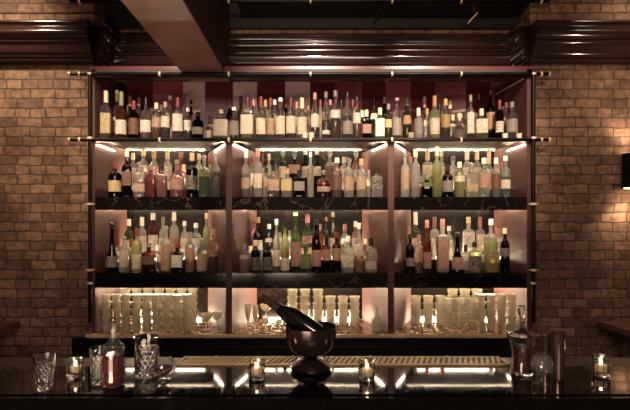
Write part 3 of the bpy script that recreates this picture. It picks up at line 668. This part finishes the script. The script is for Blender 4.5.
stacks('centre', 'rear', [292.5, 305, 318, 330.5, 343, 354.5], 3.30, T3, [5, 5, 5, 4, 4, 4], .0503, 'clear plain')
stacks('right', 'rear', [416, 428.2, 440.4, 452.6, 464.8, 477], 3.32, T3, [4, 4, 4, 5, 5, 5], .0503, 'clear plain')
stacks('right', 'front', [481, 491, 501.5, 511.5], 3.06, T1, [5, 5, 5, 5], .0503, 'clear ribbed')
stacks('right', 'middle', [448, 460, 472], 3.19, T2, [4, 4, 4], .0513, 'clear ribbed')
def stem_glass(name, label, cat, loc, bowl, stem_h, foot_r, mat=M_barglass):
    """bowl = [(r, z)...] above the stem"""
    r = empty(name, loc); tag(r, label, cat)
    z0 = stem_h
    out = [(.004, z0 - .002)] + [(a, z0 + b) for a, b in bowl]
    inn = [(max(.0002, a - .0015), z0 + b + (.003 if i == 0 else 0)) for i, (a, b) in enumerate(bowl)][::-1]
    MB().lathe(out + inn, 20).build('bowl', mat, r)
    MB().lathe([(.0035, .003), (.003, z0 * .5), (.0045, z0)], 10).build('stem', mat, r)
    MB().lathe([(foot_r, 0), (foot_r, .0015), (.006, .004), (.0035, .006)], 20).build('foot', mat, r)
    return r
def on_counter(px, d): return (XX(px, d), d, Z4 + .0005)
cb = [(.008, 0), (.022, .006), (.038, .02), (.043, .04), (.042, .052)]
stem_glass('coupe_glass', 'clear coupe glass at the right end of the left bay, left one', 'glass', on_counter(206, 3.10), cb, .06, .028)
stem_glass('coupe_glass', 'clear coupe glass at the right end of the left bay, beside the divider', 'glass', on_counter(217, 3.06), [(a * .8, b) for a, b in cb], .075, .028)
fl = [(.006, 0), (.016, .02), (.021, .06), (.02, .115)]
stem_glass('flute_glass', 'clear flute glass nearest the left divider in the centre bay', 'glass', on_counter(248, 3.16), fl, .05, .022)
stem_glass('flute_glass', 'clear flute glass second from the left divider in the centre bay', 'glass', on_counter(255.5, 3.09), fl, .055, .024)
stem_glass('coupe_glass', 'clear coupe glass behind the neck of the sparkling wine bottle', 'glass', on_counter(266, 3.25), cb, .10, .03)
stem_glass('cordial_glass', 'small clear stemmed glass below the coupe, centre bay counter', 'glass', on_counter(265.5, 3.08), [(a * .55, b * .8) for a, b in cb], .04, .022)
stem_glass('cordial_glass', 'small clear stemmed glass beside the wine bottle shoulder, centre bay', 'glass', on_counter(279, 3.05), [(a * .55, b * .8) for a, b in cb], .04, .024)
car = MB().lathe([(.034, 0), (.038, .004), (.038, .06), (.034, .078), (.014, .10), (.012, .15), (.016, .165), (.0145, .165), (.0105, .15), (.0125, .10), (.032, .078), (.036, .06), (.036, .008), (.0002, .008)], 24).build('carafe', M_barglass, loc=on_counter(376.5, 3.05))
tag(car, 'clear glass carafe with slim neck at right side of centre bay counter', 'carafe')
MB().lathe([(.034, .009), (.0345, .05), (.0002, .05)], 20).build('water', liqm('o'), car)

# ================================================================ THE BAR IN FRONT
BZ = 1.107
def bd(py): return (EYE - BZ) * F / (py - HY)
y_front, y_back, y_ledge = bd(394), bd(366), bd(357.5)
bar = empty('bar_counter', (0, 1.4, 0)); tag(bar, 'long glossy black stone bar counter across the foreground', 'bar counter')
def bpart(n, mb, mat, **kw):
    o = mb.build(n, mat, **kw); o.parent = bar; o.matrix_parent_inverse = Matrix.Translation((0, -1.4, 0)); return o
bpart('bar_top', MB().box(-2.6, 2.6, y_front, y_back, BZ - .055, BZ), M_bar, smooth=False)
bpart('front_edge', MB().box(-2.6, 2.6, y_front - .02, y_front - .0005, BZ - .16, BZ - .004), M_bar, smooth=False)
bpart('bar_front', MB().box(-2.6, 2.6, y_front + .04, y_front + .08, 0, BZ - .056), M_wood)
bpart('back_ledge', MB().box(-2.6, 2.6, y_back + .0005, y_ledge, BZ - .05, BZ - .001), M_ledge, smooth=False)
# perforated service mat
mat_ = MB(); x0, x1 = XX(176, y_back), XX(510, y_back); ya, yb = y_back + .004, y_ledge - .004
mat_.box(x0, x1, ya, ya + .006, BZ, BZ + .006).box(x0, x1, yb - .006, yb, BZ, BZ + .006).box(x0, x0 + .006, ya, yb, BZ, BZ + .006).box(x1 - .006, x1, ya, yb, BZ, BZ + .006)
n = 58
for i in range(n):
    x = x0 + (x1 - x0 - .04) * i / (n - 1) + .004
    mat_.prism([(x, ya + .006), (x + .0085, ya + .006), (x + .0355, yb - .006), (x + .027, yb - .006)], BZ + .001, BZ + .005)
t = mat_.build('service_mat', M_mat, smooth=False)
MB().box(x0, x1, ya, yb, BZ - .0009, BZ + .0006).build('mat_base', M_black, t, smooth=False); tag(t, 'long perforated brass-coloured service mat along the back of the bar', 'mat')

def cut_tumbler(px, by, top, wtop, wbase, name, label, cut=.0022, n=28, rows=9, loc=None):
    d = bd(by); h = (by - top) / F * d * .985; r1, r0 = wtop / 2 / F * d, wbase / 2 / F * d
    P = [(r0 * .9, 0), (r0, .002)] + [(r0 + (r1 - r0) * (k / rows) ** 1.0, .004 + h * .78 * k / rows) for k in range(1, rows)]
    P += [(r0 + (r1 - r0) * .85, h * .80), (r1, h), (r1 - .0018, h), (r0 + (r1 - r0) * .6 - .004, h * .6), (r0 - .005, .014), (.0002, .013)]
    mb = MB(); k0 = len(P)
    vs, fs = [], []
    for j, (r, z) in enumerate(P):
        for i in range(n):
            t = 2 * PI * i / n; rr = r - (cut if 1 <= j <= rows and (i + j) % 2 else 0)
            vs.append((rr * math.cos(t), rr * math.sin(t), z))
    for j in range(k0 - 1):
        for i in range(n):
            a, b = j * n + i, j * n + (i + 1) % n
            if 1 <= j < rows:
                if (i + j) % 2: fs += [(a, b, b + n), (a, b + n, a + n)]
                else: fs += [(a, b, a + n), (b, b + n, a + n)]
            else: fs.append((a, b, b + n, a + n))
    fs.append(tuple(range(n))[::-1]); mb.add(vs, fs)
    o = mb.build(name, M_crystal, loc=(XX(px, d), d, BZ + .0005), angle=14)
    tag(o, label, 'glass', None); return o
cut_tumbler(44.5, 389, 354, 21, 14.5, 'highball_glass', 'empty cut-glass highball standing alone at the far left of the bar')
cut_tumbler(97.5, 384, 347, 16, 12, 'highball_glass', 'empty cut-glass highball just left of the red liquor bottle')
cut_tumbler(146.5, 376, 336, 24, 23, 'mixing_glass', 'wide tall cut-crystal mixing glass right of the red liquor bottle', rows=7)
# round cut bowl glass
d = bd(381); s = 1 / F * d
P = [(6 * s, 0), (7 * s, .002), (3.4 * s, .006), (2.6 * s, .014), (5 * s, .02), (8.4 * s, .03), (9.4 * s, .045), (9.0 * s, .06), (7.6 * s, .074), (7.2 * s, .074), (8.5 * s, .06), (8.8 * s, .045), (7.6 * s, .031), (.0002, .023)]
o = MB().lathe(P, 24, cut=.0015).build('brandy_glass', M_crystal, loc=(XX(163.5, d), d, BZ + .0005), angle=14); tag(o, 'round cut-crystal glass on a short foot, right of the mixing glass', 'glass')
# nosing glass on the right
d = bd(384); s = 1 / F * d
P = [(7.5 * s, 0), (7.5 * s, .002), (2 * s, .006), (1.5 * s, .022), (5 * s, .028), (9.5 * s, .042), (10.6 * s, .056), (9.4 * s, .07), (7.4 * s, .086), (7.0 * s, .086), (9.0 * s, .07), (10.1 * s, .056), (9 * s, .043), (.0002, .031)]
o = MB().lathe(P, 28).build('nosing_glass', thin_glass('fine_glass', (.97, .96, .95), haze=.05, clear=True), loc=(XX(542, d), d, BZ + .0005)); tag(o, 'clear round-bowled nosing glass on a stem beside the dark decanter', 'glass')

M_wax = principled('wax', (236, 214, 176), 0.5)
M_flame = emit('flame', (1.0, 0.68, 0.34), 40.0)
def tealight(px, by, top, wpx, side):
    d = bd(by); h = (by - top) / F * d * .97; r = wpx / 2 / F * d
    P = [(r * .96, 0), (r, .002), (r, h * .33), (r * .95, h * .36), (r, h * .39), (r, h * .64), (r * .95, h * .67), (r, h * .7), (r, h), (r - .003, h), (r - .004, .012), (.0002, .012)]
    o = MB().lathe(P, 20, rib=.0015).build('candle_holder', M_crystal, loc=(XX(px, d), d, BZ + .0005), angle=20)
    tag(o, 'clear ribbed glass candle holder, %s' % side, 'candle holder')
    c = empty('tealight_candle', (XX(px, d), d, BZ + .0135)); tag(c, 'lit tealight candle in the glass holder, %s' % side, 'candle')
    MB().lathe([(r * .6, 0), (r * .6, h * .34), (.0002, h * .34)], 16).build('wax', M_wax, c)
    MB().lathe([(.0008, h * .34), (.0035, h * .34 + .004), (.003, h * .34 + .009), (.0005, h * .34 + .016)], 10).build('flame', M_flame, c)
    light('candle_light', 'POINT', (XX(px, d), d, BZ + h * .34 + .024), (0, 0, 0), 0.25, (1, .62, .3), shadow_soft_size=.004).parent = None
tealight(75.5, 376, 357, 16, 'left of the red liquor bottle')
tealight(257, 378, 359, 16, 'left of the pedestal bowl')
tealight(367, 379, 359, 16, 'right of the pedestal bowl')
tealight(601, 375, 355, 16.5, 'at the far right of the bar')

# red liquor bottle with pourer
d = bd(385); s = 1 / F * d
b_ = empty('liquor_bottle', (XX(113.5, d), d, BZ + .0005)); tag(b_, 'clear bottle of red liquor with metal pourer standing on the bar at left', 'bottle')
P = [(9.6 * s, 0), (10.4 * s, .003), (10.4 * s, 37 * s), (9.8 * s, 40 * s), (6 * s, 43 * s), (4.2 * s, 46 * s), (3.2 * s, 60 * s), (3.8 * s, 61 * s), (3.8 * s, 63 * s)]
MB().lathe(P + [(3.2 * s, 63 * s), (2.6 * s, 60 * s), (3.6 * s, 46 * s), (9 * s, 40 * s), (9.8 * s, 37 * s), (9.8 * s, .006), (.0002, .005)], 28).build('bottle_body', thin_glass('clear_bottle', (.96, .94, .92), haze=.03, clear=True), b_)
MB().lathe([(9.6 * s, .006), (9.6 * s, 31 * s), (.0002, 31 * s)], 24).build('liquor', thin_glass('red_liquor', (.45, .05, .08), haze=.5, hazecol=(.26, .03, .05), clear=True), b_)
patch([(10.5 * s, 0), (10.5 * s, 1)], 16 * s, 28 * s, 0, span=.8).build('label', thin_glass('printed_label', (.75, .3, .32), haze=.5, hazecol=(.4, .16, .17), clear=True), b_)
MB().lathe([(3 * s, 63.2 * s), (3.4 * s, 64 * s), (3 * s, 66 * s), (1.3 * s, 68 * s), (1.1 * s, 74 * s), (.0005, 74.5 * s)], 14).build('pourer', M_steel, b_)

# dark decanter on the right
d = bd(374); s = 1 / F * d
b_ = empty('decanter', (XX(522, d), d, BZ + .0005)); tag(b_, 'flared crystal decanter full of dark liquor with tall glass stopper, right of bar', 'decanter')
out = [(10 * s, 0), (11 * s, .003), (9.6 * s, 12 * s), (10 * s, 22 * s), (12.5 * s, 32 * s), (14.6 * s, 39 * s), (11 * s, 42 * s), (4 * s, 45 * s), (3 * s, 50 * s), (4.8 * s, 53 * s)]
MB().lathe(out + [(4 * s, 53 * s), (2.4 * s, 50 * s), (3 * s, 45.5 * s), (10 * s, 41 * s), (13.8 * s, 38.6 * s), (11.8 * s, 32 * s), (9.3 * s, 22 * s), (9 * s, 12 * s), (9.6 * s, .01), (.0002, .009)], 24).build('decanter_body', M_crystal, b_, angle=15)
MB().lathe([(9.0 * s, .011), (8.7 * s, 12 * s), (9 * s, 22 * s), (10.6 * s, 28 * s), (.0002, 28 * s)], 18, cut=.002).build('liquor', principled('dark_fruit', (72, 26, 22), 0.2, var=.5, scale=120, bump=.6), b_)
MB().lathe([(2.2 * s, 50 * s), (2.6 * s, 54 * s), (2 * s, 56 * s), (4.2 * s, 60 * s), (4.6 * s, 66 * s), (3.4 * s, 68.5 * s), (.0005, 68.5 * s)], 8).build('stopper', M_crystal, b_, angle=15)

# shaker tins
for px, by, top, wt, txt in ((545.5, 370, 335, 13, 'narrow steel shaker tin standing behind the nosing glass'), (558, 379, 332, 13.5, 'taller steel shaker tin right of the nosing glass')):
    d = bd(by); s = 1 / F * d; h = (by - top) * s
    o = MB().lathe([(wt * .42 * s, 0), (wt * .44 * s, .003), (wt * .5 * s, h - .003), (wt * .53 * s, h - .001), (wt * .5 * s, h), (wt * .48 * s, h - .004), (wt * .41 * s, .006), (.0002, .005)], 28).build('shaker_tin', M_steel, loc=(XX(px, d), d, BZ + .0005))
    tag(o, txt, 'shaker')

# pedestal bowl with the sparkling wine bottle
dB_ = 1.46; bx = XX(311, dB_); sb = dB_ / F
M_bowl = principled('dark_pewter', (66, 55, 53), 0.2, 0.8, var=.25, scale=14)
bw = empty('pedestal_bowl', (bx, dB_, BZ + .0005)); tag(bw, 'large dark pewter pedestal bowl holding the wine bottle, centre of the bar', 'bowl')
H_ = 43.6 * sb
bowl = [(4 * sb, 15 * sb), (9 * sb, 15.4 * sb), (15 * sb, 17 * sb), (20.5 * sb, 21 * sb), (24 * sb, 28 * sb), (25.4 * sb, 36 * sb), (25.6 * sb, H_), (24.8 * sb, H_ + .001), (24.2 * sb, 36 * sb), (22.8 * sb, 28.8 * sb), (19.4 * sb, 22.2 * sb), (14 * sb, 18.6 * sb), (8 * sb, 17.2 * sb), (.0002, 17 * sb)]
MB().lathe(bowl, 48).build('bowl', M_bowl, bw)
MB().lathe([(7 * sb, 11.5 * sb), (5 * sb, 12.6 * sb), (7.6 * sb, 13.4 * sb), (5 * sb, 14.2 * sb), (5 * sb, 15.2 * sb)], 24).build('stem', M_bowl, bw)
MB().lathe([(18.5 * sb, 0), (20.4 * sb, .006), (20.6 * sb, 3.4 * sb), (19 * sb, 6 * sb), (14 * sb, 9 * sb), (8 * sb, 11 * sb), (7 * sb, 11.6 * sb)], 40).build('foot', M_bowl, bw)
a = Vector((XX(320, 1.45), 1.45, ZZ(336, 1.45))); tip = Vector((XX(262, 1.52), 1.52, ZZ(297, 1.52)))
L = (tip - a).length; q = (tip - a).to_track_quat('Z', 'Y').to_euler()
wb = empty('sparkling_wine_bottle', a); wb.rotation_euler = q
tag(wb, 'black sparkling wine bottle with dark foil leaning in the pedestal bowl', 'bottle')
M_bg = principled('black_bottle_glass', (12, 10, 9), 0.06, coat=1.0)
MB().lathe([(.028, 0), (.033, .004), (.0345, L * .40), (.0325, L * .48), (.024, L * .60), (.0165, L * .70)], 28).build('bottle_body', M_bg, wb)
MB().lathe([(.0172, L * .685), (.0125, L * .86), (.0125, L * .90), (.0145, L * .91), (.0145, L * .985), (.012, L)], 24).build('foil', principled('dark_foil', (66, 48, 46), 0.3, .6, bump=.3, scale=60), wb)
lp = patch([(.0346, 0), (.0346, L * .40), (.0326, L * .48)], L * .12, L * .44, 0, span=1.0, extra=.0005)
lab = lp.build('label', principled('black_label', (16, 13, 12), 0.3), wb)
dots = MB()
for k in range(4):
    t = -PI / 2 + .5 - .0 ; zz = L * .30 + k * .0085
    r = .0353; c = Vector((r * math.cos(t), r * math.sin(t), zz))
    dots.box(c.x - .0016, c.x + .0016, c.y - .0016, c.y + .0006, zz - .0022, zz + .0022)
dots.build('lettering', principled('white_print', (220, 214, 206), .5), lab)

# side tables at the walls
def side_table(xa, xb, y0, zt, label):
    t = empty('side_table', ((xa + xb) / 2, 2.6, 0)); tag(t, label, 'table')
    inv = Matrix.Translation((-(xa + xb) / 2, -2.6, 0))
    def p(n, mb, m=M_table):
        o = mb.build(n, m); o.parent = t; o.matrix_parent_inverse = inv
    p('tabletop', MB().box(xa, xb, y0, 3.0, zt - .035, zt)); p('apron', MB().box(xa + .08, xb - .08, y0 + .08, 2.92, zt - .10, zt - .036), M_wood)
    for x in (xa + .1, xb - .14):
        for y in (y0 + .1, 2.86): p('leg', MB().box(x, x + .05, y, y + .05, 0, zt - .036))
side_table(XX(606, 2.92), 2.85, 2.2, ZZ(323.5, 2.92), 'wooden side table against the right brick wall')
side_table(-2.9, XX(12, 2.92), 2.2, ZZ(323.5, 2.92), 'wooden side table against the left brick wall')
# wall lamp at the right edge
wl = empty('wall_lamp', (XX(634, 2.95), 2.98, ZZ(170, 2.95))); tag(wl, 'dark metal wall lamp glowing up and down on the right brick wall', 'lamp')
MB().box(-.04, .06, -.045, .03, -.115, .115).build('lamp_housing', M_iron, wl)
MB().box(-.015, .035, .032, .068, -.03, .03).build('wall_bracket', M_iron, wl)
for s_ in (1, -1):
    z = s_ * .1165; MB().box(-.03, .05, -.035, .02, z - .001, z + .001).build('lamp_lens', emit('lamp_lens_glow', (1, .75, .48), 14), wl, smooth=False)
    light('wall_lamp_beam', 'SPOT', (wl.location.x, 2.97, wl.location.z + s_ * .13), (wl.location.x, 3.02, wl.location.z + s_ * 1), 5, WARM, spot_size=1.9, spot_blend=.8, shadow_soft_size=.03)
